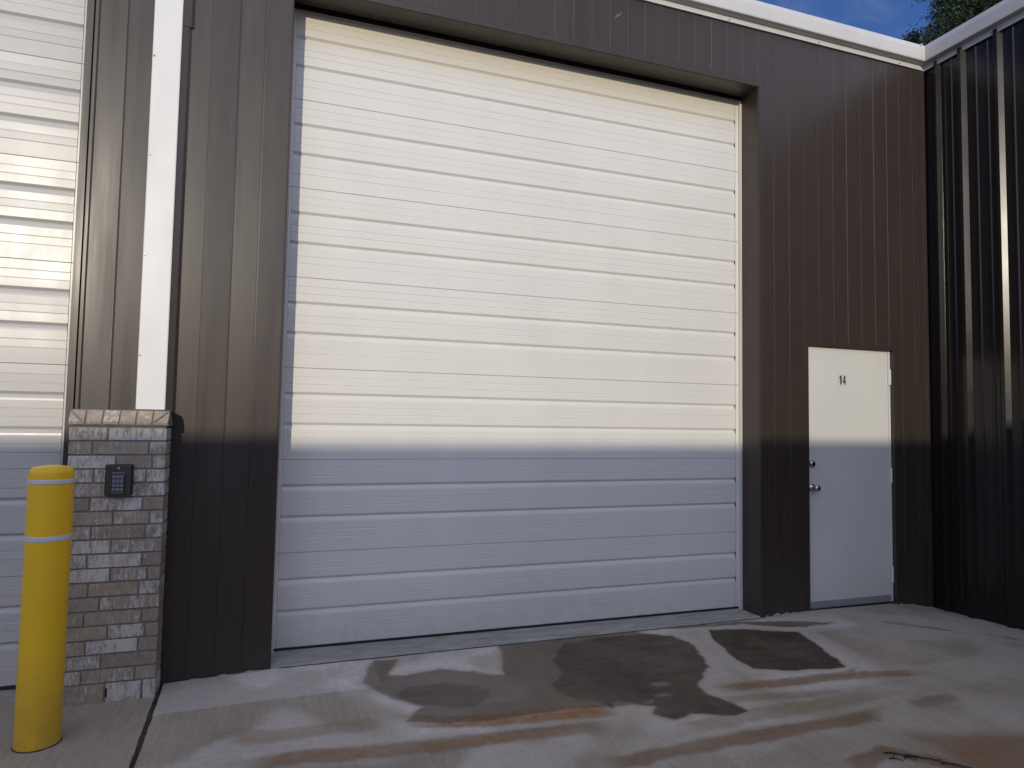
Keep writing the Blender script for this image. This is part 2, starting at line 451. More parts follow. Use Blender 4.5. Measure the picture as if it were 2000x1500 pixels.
def cladding(x0, x1, z0, z1, seams, y=0, pitch_tilt=.0008, tilts=None, styles=None):
    """flush vertical panels with a sharp V joint at each seam"""
    bm = bmesh.new()
    pts = []
    cur = x0; pi_ = 0
    rnd = random.Random(int(x0 * 100) + 5)
    for s in list(seams) + [None]:
        end = s if s is not None else x1
        t0 = rnd.uniform(-1, 1) * pitch_tilt; t1 = rnd.uniform(-1, 1) * pitch_tilt
        if tilts: t0 = tilts[pi_]; t1 = -t0
        pi_ += 1
        a = cur if cur == x0 else cur + .009
        b_ = end if s is None else end - .001
        pts += [(a, y + t0), (b_, y + t1)]
        if s is not None:
            # step down, then a bevel that faces left and catches the low sun
            st = 2 if x0 > 1 or not styles else styles[pi_ - 1]
            if st == 1:
                pts += [(s, y + .0004), (s + .0008, y + .0020), (s + .0085, y + .0003)]; cur = end; continue
            pts += [(s, y + (.0054 if x0 > 3 else .0036)), (s + .0012, y + (.0052 if x0 > 3 else (.0022 if styles and styles[pi_ - 1] else .0034))), (s + (.0050 if not styles or styles[pi_ - 1] else .0025), y + .0008)]
        cur = end
    zs = rng(z0, z1, .6)
    for za, zb in zip(zs, zs[1:]): extr_z(bm, pts, za, zb)
    bmesh.ops.remove_doubles(bm, verts=bm.verts, dist=.00005)
    return bm

def cl(x0, x1, z0, z1, seams, **k): return obj('wall_cladding', cladding(x0, x1, z0, z1, seams, **k), BROWN, bld)
cl(-1.082, -.60, 0 - .06, EAVE + .06, [-.937, -.795], tilts=[.0002, -.0016, -.0010], styles=[0, 0])
cl(-.60, -.045, -.06, EAVE + .06, [-.474, -.318, -.167], tilts=[0, -.0012, .0018, .0004], styles=[1, 0, 1])
cl(-.045, 3.70, ZT + .045, EAVE + .06, [.595 + .1525 * k for k in range(-3, 21)])
SR = [3.798, 3.953, 4.109, 4.264, 4.420, 4.575, 4.730, 4.884, 5.038, 5.192, 5.347]
cl(3.70, 4.125, -.06, EAVE + .06, [3.798, 3.953, 4.109])
cl(4.125, 5.105, 2.25, EAVE + .06, [4.264, 4.420, 4.575, 4.730, 4.884, 5.038])
cl(5.105, 5.372, -.06, EAVE + .06, [5.192, 5.347])
cl(-7.5, -4.86, -.06, EAVE + .06, [-7.2 + .305 * k for k in range(8)])
cl(-4.86, -1.12, ZT + .05, EAVE + .06, [-4.7 + .1525 * k for k in range(24)])

# corner and jamb trims (folded sheet, each proud of the panels)
def trim(name, prof, z0, z1, mat=BROWN, parent=bld):
    bm = bmesh.new()
    zs = rng(z0, z1, 1.1)
    for za, zb in zip(zs, zs[1:]): extr_z(bm, prof, za, zb)
    bmesh.ops.remove_doubles(bm, verts=bm.verts, dist=.00005)
    return obj(name, bm, mat, parent)
trim('corner_trim', [(5.370, .004), (5.370, -.004), (5.391, -.006), (5.393, .0), (5.396, -.006), (5.46, -.006), (5.478, -.009), (5.503, -.009)], -.06, EAVE + .05)
trim('door_trim', [(-.046, .002), (-.046, -.003), (-.012, -.0035), (-.004, -.003), (0, .002), (.0, .012), (-.006, .05), (-.006, D + .03)], -.04, ZT + .05)
trim('door_trim', [(W + .003, D + .03), (W + .003, .030), (W + .003, .012), (W + .012, -.003), (W + .050, -.004), (W + .052, .003)], -.04, ZT + .003)
# left bay jamb
trim('door_trim', [(-1.160, .20), (-1.154, .02), (-1.150, -.004), (-1.113, -.006), (-1.110, .010), (-1.104, .010), (-1.103, -.005), (-1.088, -.006), (-1.080, -.002), (-1.078, .004)], -.04, EAVE + .05)
trim('door_trim', [(-4.88, .003), (-4.88, -.004), (-4.83, -.004), (-4.82, .02), (-4.82, .2)], -.04, ZT + .05)
# brown lap strip beside the white downpipe, wider in its upper length
trim('corner_trim', [(-.638, .01), (-.638, -.018), (-.604, -.012), (-.588, -.001)], 1.55, 3.93)
trim('corner_trim', [(-.6382, .01), (-.6382, -.0205), (-.592, -.0145), (-.576, -.001)], 3.93, EAVE + .05)

# header trim: face lip and soffit
bm = bmesh.new()
extr_x(bm, [(D + .03, ZT + .10), (.206, ZT + .10), (.203, ZT + .008), (.198, ZT + .002), (.02, ZT - .004), (.0, ZT - .006), (-.004, ZT - .002), (-.005, ZT + .042), (-.001, ZT + .048)], -.046, W + .046)
for f in bm.faces: f.normal_flip()
obj('header_trim', bm, BROWN, bld)
bm = bmesh.new()
extr_x(bm, [(D, ZT + .012), (.0, ZT), (-.004, ZT + .002), (-.005, ZT + .045), (-.001, ZT + .052)], -4.88, -1.10)
obj('header_trim', bm, BROWN, bld)

# roof and the shell behind (seen only from elsewhere)
bm = bmesh.new()
v = [bm.verts.new(p) for p in ((-7.5, .03, 4.99), (5.9, .03, 4.99), (5.9, 10, 5.7), (-7.5, 10, 5.7), (-7.5, .03, 5.02), (5.9, .03, 5.02), (5.9, 10, 5.73), (-7.5, 10, 5.73))]
for q in ((0, 1, 2, 3), (7, 6, 5, 4), (0, 4, 5, 1), (1, 5, 6, 2), (2, 6, 7, 3), (3, 7, 4, 0)): bm.faces.new([v[i] for i in q])
obj('roof', bm, TRIMW, bld)
bm = bmesh.new()
box(bm, -7.52, -7.48, .02, 10, -.1, 5.0)
box(bm, -7.48, 5.5, 9.97, 10.0, -.1, 5.8)
obj('wall_cladding', bm, BROWN, bld)
bm = bmesh.new(); box(bm, -7.4, 5.46, .42, .46, -.1, 4.9)   # lining behind the doors, dark interior
obj('interior_wall', bm, BLACK, bld)

# ---- gutter
GP = [(-.004, 0), (-.015, .001), (-.018, .042), (-.020, .044), (-.070, .049), (-.076, .052), (-.079, .060), (-.086, .150), (-.084, .158), (-.060, .205), (-.054, .211), (-.04, .205)]
def gutter_x(x0, x1, z):
    bm = bmesh.new()
    for a, b_ in zip(rng(x0, x1, 3), rng(x0, x1, 3)[1:]): extr_x(bm, [(y, z + h) for y, h in GP], a, b_)
    bmesh.ops.remove_doubles(bm, verts=bm.verts, dist=.0001)
    return bm
g = obj('gutter', gutter_x(-7.6, XC + .0, EAVE), GUTM, bld)
for x in (-.6, .62, 1.54, 2.45, 3.353, 4.275, 5.195):
    bm = bmesh.new(); lathe(bm, [(.0065, 0), (.0065, .003), (.004, .006)], 12, (x, -.016, EAVE + .014), '-Y')
    obj('screw', bm, STEEL, g)
# end plate lip where the two gutters meet
bm = bmesh.new(); box(bm, 5.382, 5.388, -.090, -.03, EAVE + .06, EAVE + .20); obj('gutter_joint', bm, GUTM, g)

# ---- white downpipe on the pier
bm = bmesh.new()
zs = rng(1.582, EAVE + .05, .4)
prof = [(-.794, -.002), (-.794, -.024), (-.789, -.028), (-.645, -.028), (-.640, -.026), (-.639, -.002)]
for za, zb in zip(zs, zs[1:]): extr_z(bm, prof, za, zb)
bmesh.ops.remove_doubles(bm, verts=bm.verts, dist=.0001)
dp = obj('downspout', bm, TRIMW, bld)
for z in (1.898, 2.496, 3.10, 3.706, 4.3):
    bm = bmesh.new(); lathe(bm, [(.006, 0), (.006, .003), (.003, .005)], 10, (-.784, -.028, z), '-Y')
    obj('rivet', bm, STEEL, dp)
    
# ---- overhead doors
SEC = .61
def sec_profile(rnd, amp=.0004):
    """(y offset, z) from bottom to top, one 24 inch section"""
    P = []
    def fine(z): return [('f', z)]
    ev = [('f', .094), ('f', .143), ('m', .235), ('f', .302), ('f', .350), ('m', .438), ('f', .500), ('f', .550)]
    y = 0
    P.append((.0016, .0010)); P.append((0, .003))
    for k, z in ev:
        o = rnd.uniform(-amp, amp)
        if k == 'f':
            P += [(o, z - .003), (.0017, z - .0005), (.0017, z + .0006), (-o * .9, z + .003)]
        else:
            P += [(0, z - .040), (.0018, z - .028), (.0075, z - .014), (.0135, z - .0095), (.0150, z - .006), (.0006, z + .0100), (0, z + .013)]
    P += [(0, SEC - .003), (.0016, SEC - .0010)]
    return P
def overhead(x0, x1, y, z0, label, nsec=7, amp=.0004, DM=None):
    DM = DM or DOORW
    bm = bmesh.new()
    box(bm, x0, x1, y + .03, y + .05, z0, z0 + nsec * SEC + .05); box(bm, x0 + .001, x1 - .001, y + .0005, y + .031, z0 + nsec * SEC + .001, z0 + nsec * SEC + .017)
    od = obj('overhead_door', bm, DOORW, bld)
    tag(od, label)
    rnd = random.Random(int(abs(x0) * 10) + 3)
    for k in range(nsec):
        bm = bmesh.new()
        zb = z0 + k * SEC
        pr_ = [(y + a, zb + h) for a, h in sec_profile(rnd, amp)]
        xa, xb = x0 + .028, x1 - .052
        n = 6
        for i in range(n): extr_x(bm, pr_, xa + (xb - xa) * i / n, xa + (xb - xa) * (i + 1) / n)
        bmesh.ops.remove_doubles(bm, verts=bm.verts, dist=.00005)
        # flat end stiles with a dark slot where each deep groove stops
        for a, b_ in ((x0, x0 + .026), (x1 - .049, x1 - .008)):
            box(bm, a, b_, y - .0008, y + .03, zb + .002, zb + SEC - .002)
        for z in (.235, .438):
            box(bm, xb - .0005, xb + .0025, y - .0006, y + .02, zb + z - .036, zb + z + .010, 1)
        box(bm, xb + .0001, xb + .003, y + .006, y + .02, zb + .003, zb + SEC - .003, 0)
        obj('door_section', bm, [DM, BLACK], od)
    bm = bmesh.new(); box(bm, x0, x1 - .01, y + .003, y + .03, z0 - .022, z0 + .001, bev=.003); obj('bottom_seal', bm, BLACK, od)
    # perimeter stop mouldings
    for a, b_ in ((x0 - .002, x0 + .014), (x1 - .020, x1 + .001)):
        bm = bmesh.new(); box(bm, a, b_, y - .026, y + .004, z0 - .022, z0 + nsec * SEC, bev=.002); obj('weather_strip', bm, SEAL, od)
    bm = bmesh.new(); box(bm, x0, x1, y - .004, y + .02, z0 + nsec * SEC + .018, z0 + nsec * SEC + .15); obj('top_seal', bm, BROWN, od)
    return od
overhead(-.002, W + .001, D, .050, 'white sectional overhead door with grooved panels, between the bare brown wall and the small door')
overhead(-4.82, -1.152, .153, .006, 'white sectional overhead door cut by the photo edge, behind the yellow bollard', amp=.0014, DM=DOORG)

# threshold of the big door: sloped sill with a chipped front lip
bm = bmesh.new()
xsn = rng(.0, W + .003, .03)
pv = None
for x in xsn:
    c1 = .004 * noise.noise((x * 11, 0, 0)) + .003 * noise.noise((x * 40, 0, 3))
    row = [bm.verts.new(p) for p in ((x, -.004 + c1, gz(x, 0) - .06), (x, -.002 + c1, gz(x, 0) + .008 + c1 * .3), (x, .010 + c1, gz(x, 0) + .015), (x, .10, .030), (x, D + .06, .034))]
    if pv:
        for i in range(4): bm.faces.new((pv[i], row[i], row[i + 1], pv[i + 1]))
    pv = row
tag(obj('door_sill', bm, SILLM), 'pale concrete sill strip under the big white door', kind='structure')
bm = bmesh.new()
pv = None
for x in rng(.05, W, .02):
    w = .0035 + .003 * abs(noise.noise((x * 15, 2, 0)))
    y0 = -.007 + .004 * noise.noise((x * 6, 9, 0))
    row = [bm.verts.new((x, y0 - w, gz(x, -.01) + .0015)), bm.verts.new((x, y0 + w, gz(x, 0) + .0032))]
    if pv: bm.faces.new((pv[0], row[0], row[1], pv[1]))
    pv = row
tag(obj('joint_crack', bm, JOINT), 'thin dark crack between apron and sill', kind='structure')
bm = bmesh.new(); box(bm, -4.86, -1.12, .0, .25, -.1, -.018, bev=.004)
tag(obj('door_sill', bm, SILLM), 'concrete sill under the left white door', kind='structure')

# ---- entry door
ex0, ex1, ez0, ez1 = 4.153, 5.052, .040, 2.212
bm = bmesh.new(); box(bm, ex0, ex1, .030, .074, ez0, ez1, bev=.0015)
leaf = obj('entry_door', bm, LEAF, bld)
tag(leaf, 'narrow off-white steel entry door numbered 14 beside the right-hand corner')
bm = bmesh.new(); box(bm, ex1 + .003, ex1 + .024, .026, .10, ez0 - .03, ez1 + .02, bev=.001)
box(bm, ex0 - .02, ex0 - .002, .034, .10, ez0 - .03, ez1 + .02)
box(bm, ex0 - .002, ex1 + .003, .034, .10, ez1 + .003, ez1 + .02)
obj('door_frame', bm, LEAF, leaf)
# brown folded trim round the opening
trim('door_trim', [(4.120, .002), (4.120, -.003), (4.146, -.004), (4.150, .0), (4.150, .06)], -.04, 2.25)
trim('door_trim', [(5.078, .06), (5.079, .0), (5.082, -.004), (5.108, -.004), (5.108, .003)], -.04, 2.25)
bm = bmesh.new()
extr_x(bm, [(.06, 2.222), (.0, 2.220), (-.004, 2.224), (-.005, 2.252), (0, 2.256)], 4.121, 5.107)
for f in bm.faces: f.normal_flip()
obj('header_trim', bm, BROWN, bld)
for z in (1.988, 1.127, .271):
    bm = bmesh.new()
    box(bm, ex1 - .004, ex1 + .030, .0185, .026, z - .066, z + .066, bev=.002)
    lathe(bm, [(.0075, -.068), (.0075, .068)], 16, (ex1 + .010, .016, z), 'Z')
    obj('hinge', bm, LEAF, leaf)
bm = bmesh.new(); box(bm, ex0 + .004, ex1 - .004, .022, .0305, ez0 + .008, ez0 + .060, bev=.002); obj('door_sweep', bm, ALU, leaf)
bm = bmesh.new(); box(bm, ex0 - .01, ex1 + .02, .020, .075, gz(4.6, 0) - .03, ez0 + .002, bev=.002); obj('threshold_seal', bm, BLACK, leaf)
kx, ky, kz = 4.203, .030, 1.035
bm = bmesh.new()
lathe(bm, [(.034, 0), (.034, .004), (.030, .010), (.017, .014), (.013, .020), (.013, .034), (.018, .040), (.026, .048), (.029, .058), (.028, .068), (.021, .076), (.010, .079)], 40, (kx, ky, kz), '-Y')
kn = obj('door_knob', bm, STEEL, leaf, smooth=True)
bm = bmesh.new(); box(bm, kx - .001, kx + .001, ky - .0815, ky - .079, kz - .006, kz + .006); obj('keyhole', bm, BLACK, kn)
bm = bmesh.new()
lathe(bm, [(.031, 0), (.031, .005), (.027, .014), (.020, .020), (.014, .021)], 40, (4.203, ky, 1.232), '-Y')
db = obj('deadbolt', bm, STEEL, leaf, smooth=True)
bm = bmesh.new(); box(bm, 4.202, 4.204, ky - .0235, ky - .021, 1.226, 1.238); obj('keyhole', bm, BLACK, db)
# number 14: condensed bold digits on clear backing squares
def digit(polys, x, z, w, h, name, y=.0285):
    bm = bmesh.new()
    for P in polys:
        a = [bm.verts.new((x + u * w, y, z + v_ * h)) for u, v_ in P]
        b_ = [bm.verts.new((x + u * w, y + .0012, z + v_ * h)) for u, v_ in P]
        bm.faces.new(a)
        for i in range(len(P)): bm.faces.new((a[i], b_[i], b_[(i + 1) % len(P)], a[(i + 1) % len(P)]))
    bmesh.ops.recalc_face_normals(bm, faces=bm.faces)
    return obj(name, bm, INK, leaf)
digit([[(.45, 0), (.95, 0), (.95, 1), (.60, 1), (.45, .86), (.12, .78), (.12, .66), (.45, .70)]], 4.502, 1.908, .030, .076, 'digit_one')
digit([[(.58, 0), (.86, 0), (.86, .20), (1.0, .20), (1.0, .36), (.86, .36), (.86, 1), (.58, 1), (.02, .36), (.02, .20), (.58, .20)][:0] or
       [(.58, 0), (.86, 0), (.86, 1), (.58, 1)], [(.02, .22), (.579, .22), (.579, .37), (.26, .37), (.579, .78), (.579, 1), (.02, .38)], [(.861, .22), (1, .22), (1, .37), (.861, .37)]],
      4.541, 1.908, .036, .076, 'digit_four')
bm = bmesh.new(); box(bm, 4.490, 4.536, .0292, .0301, 1.898, 1.994); box(bm, 4.538, 4.582, .0292, .0301, 1.898, 1.994)
obj('number_backing', bm, BACKING, leaf)

# ------------------------------------------------------------------ wing with ribbed cladding
wing = empty('storage_building_wing', (5.52, -4.5, 0), 'dark brown wing clad in tall vertical ribs, at the right edge', 'building')
XP = 5.520
path = [(5.52, .02)]
def rib(ytop, yb, h, wtop=.030):
    return [(XP, ytop + wtop + .030), (XP - h, ytop + wtop), (XP - h, ytop), (XP, yb)]
def minor(yc): return [(XP, yc + .014), (XP - .007, yc + .006), (XP - .007, yc - .006), (XP, yc - .014)]
path = [(XP, .0), (XP, -.05)]
path += [(XP, -.085), (XP - .040, -.122), (XP - .040, -.140), (XP, -.160), (XP - .004, -.185), (XP - .004, -.198), (XP, -.2)]
path += minor(-.252)
path += rib(-.371, -.3945, .040)
path += minor(-.472) + minor(-.571)
path += rib(-.676, -.7018, .032)
for k in range(1, 28):
    y = -.676 - .305 * k
    path += minor(y + .204) + minor(y + .105)
    path += rib(y, y - .0258 + random.uniform(-.0006, .0006), .032)
bm = bmesh.new()
for za, zb in zip(rng(-.1, EAVE + .03, .9), rng(-.1, EAVE + .03, .9)[1:]): extr_z(bm, path, za, zb)
bmesh.ops.remove_doubles(bm, verts=bm.verts, dist=.00005)
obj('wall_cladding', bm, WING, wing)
bm = bmesh.new()
for a, b_ in ((-9, -5), (-5, -1), (-1, 0)):
    pts = [(XP - .012 + y_ , EAVE + h - .003) for y_, h in GP]
    va = [bm.verts.new((x, a, z)) for x, z in pts]; vb = [bm.verts.new((x, b_, z)) for x, z in pts]
    for i in range(len(pts) - 1): bm.faces.new((va[i], va[i + 1], vb[i + 1], vb[i]))
bmesh.ops.remove_doubles(bm, verts=bm.verts, dist=.0001)
bmesh.ops.recalc_face_normals(bm, faces=bm.faces)
for f in bm.faces: pass
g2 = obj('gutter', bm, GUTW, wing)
for y in (-.339, -.635, -1.3, -2.2):
    bm = bmesh.new()
    box(bm, XP - .036, XP - .026, y - .006, y + .006, EAVE + .006, EAVE + .018, bev=.002); obj('screw', bm, STEEL, g2)
bm = bmesh.new()
v = [bm.verts.new(p) for p in ((5.57, -9, 4.985), (12, -9, 5.5), (12, 10, 5.5), (5.57, 0, 4.985), (5.57, -9, 5.015), (12, -9, 5.53), (12, 10, 5.53), (5.57, 0, 5.015))]
for q in ((0, 1, 2, 3), (7, 6, 5, 4), (0, 4, 5, 1), (1, 5, 6, 2), (2, 6, 7, 3), (3, 7, 4, 0)): bm.faces.new([v[i] for i in q])
obj('roof', bm, TRIMW, wing)
bm = bmesh.new(); box(bm, 5.56, 12, -9.02, -8.98, -.1, 5.6); box(bm, 11.96, 12, -8.98, 10, -.1, 5.6)
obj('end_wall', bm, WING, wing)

# ------------------------------------------------------------------ brick pier
PX0, PX1, PY = -1.080, -.603, -.180
pier = empty('brick_pier', ((PX0 + PX1) / 2, PY / 2, 0), 'waist-high pier of whitewashed tan brick with a sloped brick cap, behind the yellow bollard', 'brick pier')
bm = bmesh.new(); box(bm, PX0 + .006, PX1 - .006, PY + .007, .0 - .004, -.03, 1.50)
obj('mortar', bm, MORT, pier)
bm = bmesh.new()
tone = bm.loops.layers.float_color.new('tone')
rb = random.Random(11)
def brick(bm, x0, x1, y0, y1, z0, z1, t=None, w=None):
    j = lambda: rb.uniform(-.0012, .0012)
    fs0 = set(bm.faces)
    box(bm, x0 + j(), x1 + j(), y0 + j(), y1, z0 + j(), z1 + j(), bev=.0025)
    col = (rb.random() if t is None else t, rb.choice([0, .1, .4, .6, .8, 1, .9]) if w is None else w, 0, 1)
    for f in set(bm.faces) - fs0:
        for l in f.loops: l[tone] = col
CH = .0775; MJ = .010
rows = [[.23], [.125, .385], [.215], [.12, .375], [.235], [.135, .37], [.225]]
for r_ in range(19):
    z0 = .012 + r_ * CH + (0); z1 = z0 + CH - MJ
    if r_ == 0: z0 = -.02
    joints = [PX0] + [PX0 + j for j in rows[(r_ * 3) % 7 if r_ % 2 else ((r_ * 2) % 7 // 2) * 2]] + [PX1]
    if r_ % 2 == 0: joints = [PX0, PX0 + .205 + .02 * ((r_ // 2) % 3 - 1), PX1] if r_ % 4 else [PX0, PX0 + .23, PX0 + .41, PX1]
    else: joints = [PX0, PX0 + .115 + .012 * ((r_ // 2) % 2), PX0 + .372 + .01 * ((r_ // 2) % 3), PX1]
    for i, (a, b_) in enumerate(zip(joints, joints[1:])):
        xa = a + (MJ / 2 if i else 0); xb = b_ - (MJ / 2 if i < len(joints) - 2 else 0)
        brick(bm, xa, xb, PY, -.012, z0, z1)
obj('brickwork', bm, BRICK, pier)
# weep hole in the bottom course
bm = bmesh.new(); box(bm, PX0 + .233, PX0 + .243, PY - .0015, PY + .003, .008, .055, bev=.001); obj('weep_hole', bm, BLACK, pier)
# sloped rowlock cap with mitred corners
bm = bmesh.new()
tone = bm.loops.layers.float_color.new('tone')
CX0, CX1 = PX0 - .006, PX1 + .010
zf0, zf1, zt = 1.494, 1.506, 1.572
yb_, yt = PY - .016, -.158
def capbrick(P, t, w=.3):
    """P: polygon on the slope given as (x, s) with s 0..1 up the slope"""
    top = [Vector((x, yb_ + (yt - yb_) * s, zf1 + (zt - zf1) * s)) for x, s in P]
    n = Vector((0, -(zt - zf1), (yt - yb_))).normalized() * -1
    vs = [bm.verts.new(p) for p in top]
    lo = [bm.verts.new(p + Vector((0, .02, -.012))) for p in top]
    fs = [bm.faces.new(vs)]
    for i in range(len(P)): fs.append(bm.faces.new((vs[i], lo[i], lo[(i + 1) % len(P)], vs[(i + 1) % len(P)])))
    for f in fs:
        for l in f.loops: l[tone] = (t, w, 0, 1)
pw = (CX1 - CX0) / 6
gp = .005
for i in range(6):
    a = CX0 + pw * i + gp; b_ = CX0 + pw * (i + 1) - gp
    t = [1.2, 1.1, 1.5, 1.0, 1.25, 1.35][i]; w = [.3, .2, .75, .2, .45, .4][i]
    if i == 0:
        capbrick([(CX0 + .004, 0), (b_ - .012, 0), (CX0 + .004, .82)], t, w)
        capbrick([(b_, .02), (b_, 1), (CX0 + .010, 1)], .7, .1)
    elif i == 5:
        capbrick([(a + .012, 0), (CX1 - .004, 0), (CX1 - .001, .86)], t, w)
        capbrick([(a, .04), (CX1 - .008, 1), (a, 1)], .7, .1)
    else: capbrick([(a, 0), (b_, 0), (b_, 1), (a, 1)], t, w)
# under lip bricks
for i in range(6):
    a = CX0 + pw * i + gp; b_ = CX0 + pw * (i + 1) - gp
    fs0 = set(bm.faces); box(bm, a, b_, yb_ + .002, -.02, zf0, zf1 + .004, bev=.0015)
    for f in set(bm.faces) - fs0:
        for l in f.loops: l[tone] = (.75, .2, 0, 1)
bmesh.ops.recalc_face_normals(bm, faces=bm.faces)
cap = obj('cap', bm, BRICK, pier)
bm = bmesh.new()   # mortar bed of the cap: a sloped block with bevelled right return
q = [(-.004, zf0 - .006), (yb_ + .010, zf0 - .006), (yb_ + .008, zf1 - .004), (yt + .006, zt - .002), (yt + .03, zt + .004), (-.004, zt + .006)]
n = len(q)
ra = []
for x, ins in ((CX0 + .002, 0), (CX1 - .002, 0)):
    ring = []
    for y, z in q:
        dx = 0
        if z > zf1 + .07: dx = .02 if x > -.8 else -.02
        ring.append(bm.verts.new((x - dx, y, z)))
    ra.append(ring)
for i in range(n): bm.faces.new((ra[0][i], ra[0][(i + 1) % n], ra[1][(i + 1) % n], ra[1][i]))
bm.faces.new(ra[0]); bm.faces.new(ra[1][::-1])
bmesh.ops.recalc_face_normals(bm, faces=bm.faces)
obj('cap_mortar', bm, MORT, pier)

# ------------------------------------------------------------------ keypad on the pier
kp = empty('access_keypad', (-.824, PY, 1.188), 'small bronze access keypad box screwed to the brick pier', 'keypad')
kx0, kx1, kz0, kz1 = -.892, -.757, 1.103, 1.274
bm = bmesh.new(); box(bm, kx0, kx1, PY - .032, PY - .001, kz0, kz1, bev=.006); obj('back_box', bm, BLACK, kp)
bm = bmesh.new(); box(bm, kx0 + .007, kx1 - .008, PY - .040, PY - .0318, kz0 + .004, kz1 - .003, bev=.002); fp = obj('faceplate', bm, BRONZE, kp)
bm = bmesh.new(); lathe(bm, [(.006, 0), (.006, .002), (.003, .0035)], 14, (-.824, PY - .040, 1.253), '-Y'); obj('screw', bm, STEEL, fp)
bm = bmesh.new()
box(bm, -.856, -.794, PY - .043, PY - .0398, 1.2255, 1.2305, bev=.001)
obj('bezel_strip', bm, ALU, fp)
bm = bmesh.new(); box(bm, -.856, -.794, PY - .043, PY - .0398, 1.1175, 1.1215, bev=.001)
obj('bezel_strip', bm, ALU, fp)
bm = bmesh.new(); box(bm, -.857, -.793, PY - .046, PY - .0398, 1.123, 1.2235, bev=.003); pad = obj('keypad', bm, INK, kp)
for r_ in range(4):
    for c_ in range(3):
        x = -.8445 + c_ * .0195; z = 1.1375 + r_ * .0235
        bm = bmesh.new(); box(bm, x - .0085, x + .0085, PY - .0485, PY - .0455, z - .0095, z + .0095, bev=.0015); obj('key', bm, KEYS, pad)

# ------------------------------------------------------------------ bollard
bx, by = -1.028, -.612
bol = empty('bollard', (bx, by, 0), 'yellow plastic-sleeved bollard with two thin silver bands, in front of the brick pier', 'bollard')
bm = bmesh.new()
z0 = gz(bx, by) - .002; rr = .0935
profl = [(rr + .0012, 0), (rr + .0012, .004)] + [(rr + .0007 * math.sin(k), z) for k, z in enumerate(rng(.03, 1.255, .12))]
for k in range(1, 9):
    t = k / 8 * math.pi / 2
    profl.append((rr - .034 + .034 * math.cos(t), 1.272 + .034 * math.sin(t)))
profl += [(.03, 1.311), (.005, 1.312)]
lathe(bm, profl, 72, (bx, by, z0), 'Z')
obj('sleeve', bm, YEL, bol, smooth=True)
for z, h in ((1.214, .022), (.944, .026)):
    bm = bmesh.new()
    lathe(bm, [(rr - .004, 0), (rr + .0016, .0005), (rr + .0019, .002), (rr + .0019, h - .002), (rr + .0016, h - .0005), (rr - .004, h)], 72, (bx, by, z), 'Z')
    obj('reflective_band', bm, TAPE, bol, smooth=True)
bm = bmesh.new(); lathe(bm, [(.07, 0), (rr + .006, .001), (rr + .003, .006)], 48, (bx, by, z0 - .002), 'Z'); obj('base_gap', bm, JOINT, bol)

# ------------------------------------------------------------------ twigs on the apron
TWM, nt, b = newmat('wet_bark'); b.inputs['Roughness'].default_value = .6
nt.links.new(ramp(nt, noise_n(nt, coords(nt), 80, 4), .3, (.012, .009, .007), .7, (.045, .030, .020)), b.inputs['Base Color'])
def tube(bm, pts, r0, r1, n=7):
    rings = []
    for i, p in enumerate(pts):
        p = Vector(p); q_ = Vector(pts[min(i + 1, len(pts) - 1)]) - Vector(pts[max(i - 1, 0)])
        q_.normalize(); u = q_.cross(Vector((0.1, .2, 1))).normalized(); w = q_.cross(u)
        r = r0 + (r1 - r0) * i / (len(pts) - 1)
        rings.append([bm.verts.new(p + (u * math.cos(2 * math.pi * k / n) + w * math.sin(2 * math.pi * k / n)) * r) for k in range(n)])
    for a, b_ in zip(rings, rings[1:]):
        for k in range(n): bm.faces.new((a[k], a[(k + 1) % n], b_[(k + 1) % n], b_[k]))
    bm.faces.new(rings[0][::-1]); bm.faces.new(rings[-1])
rt = random.Random(3)
def twig(pts, r, forks, label):
    bm = bmesh.new(); tube(bm, [(x, y, gz(x, y) + r * .8 + .001) for x, y in pts], r, r * .45)
    o = obj('fallen_twig', bm, TWM); tag(o, label, 'twig', 'twigs and bark lying on the apron')
    for a, b_ in forks:
        bm = bmesh.new(); tube(bm, [(a[0], a[1], gz(*a) + r * .7), ((a[0] + b_[0]) / 2 + .006, (a[1] + b_[1]) / 2, gz(*a) + r + .004), (b_[0], b_[1], gz(*b_) + r * .4)], r * .6, r * .25)
        obj('side_shoot', bm, TWM, o)
    return o
twig([(2.79, -1.905), (2.825, -1.915), (2.86, -1.95), (2.885, -1.953), (2.92, -1.995), (2.95, -2.01), (2.99, -2.065), (3.03, -2.09), (3.08, -2.16)], .0042, [((2.83, -1.925), (2.79, -1.95)), ((2.90, -1.98), (2.865, -2.0)), ((2.96, -2.03), (3.0, -2.035))], 'longest dark crooked twig lying across the rusty patch at the lower right')
twig([(2.765, -1.955), (2.785, -1.953), (2.80, -1.965), (2.812, -1.99)], .0035, [((2.785, -1.955), (2.765, -1.98))], 'short forked twig at the left end of the longest twig')
twig([(2.84, -1.972), (2.865, -1.962), (2.885, -1.975), (2.905, -1.972), (2.918, -2.0)], .0055, [((2.87, -1.965), (2.86, -1.99))], 'stubby curled piece of bark touching the longest twig')
twig([(2.96, -2.06), (3.0, -2.075), (3.03, -2.12), (3.075, -2.15)], .003, [], 'thin bare twig nearest the bottom edge of the photo')

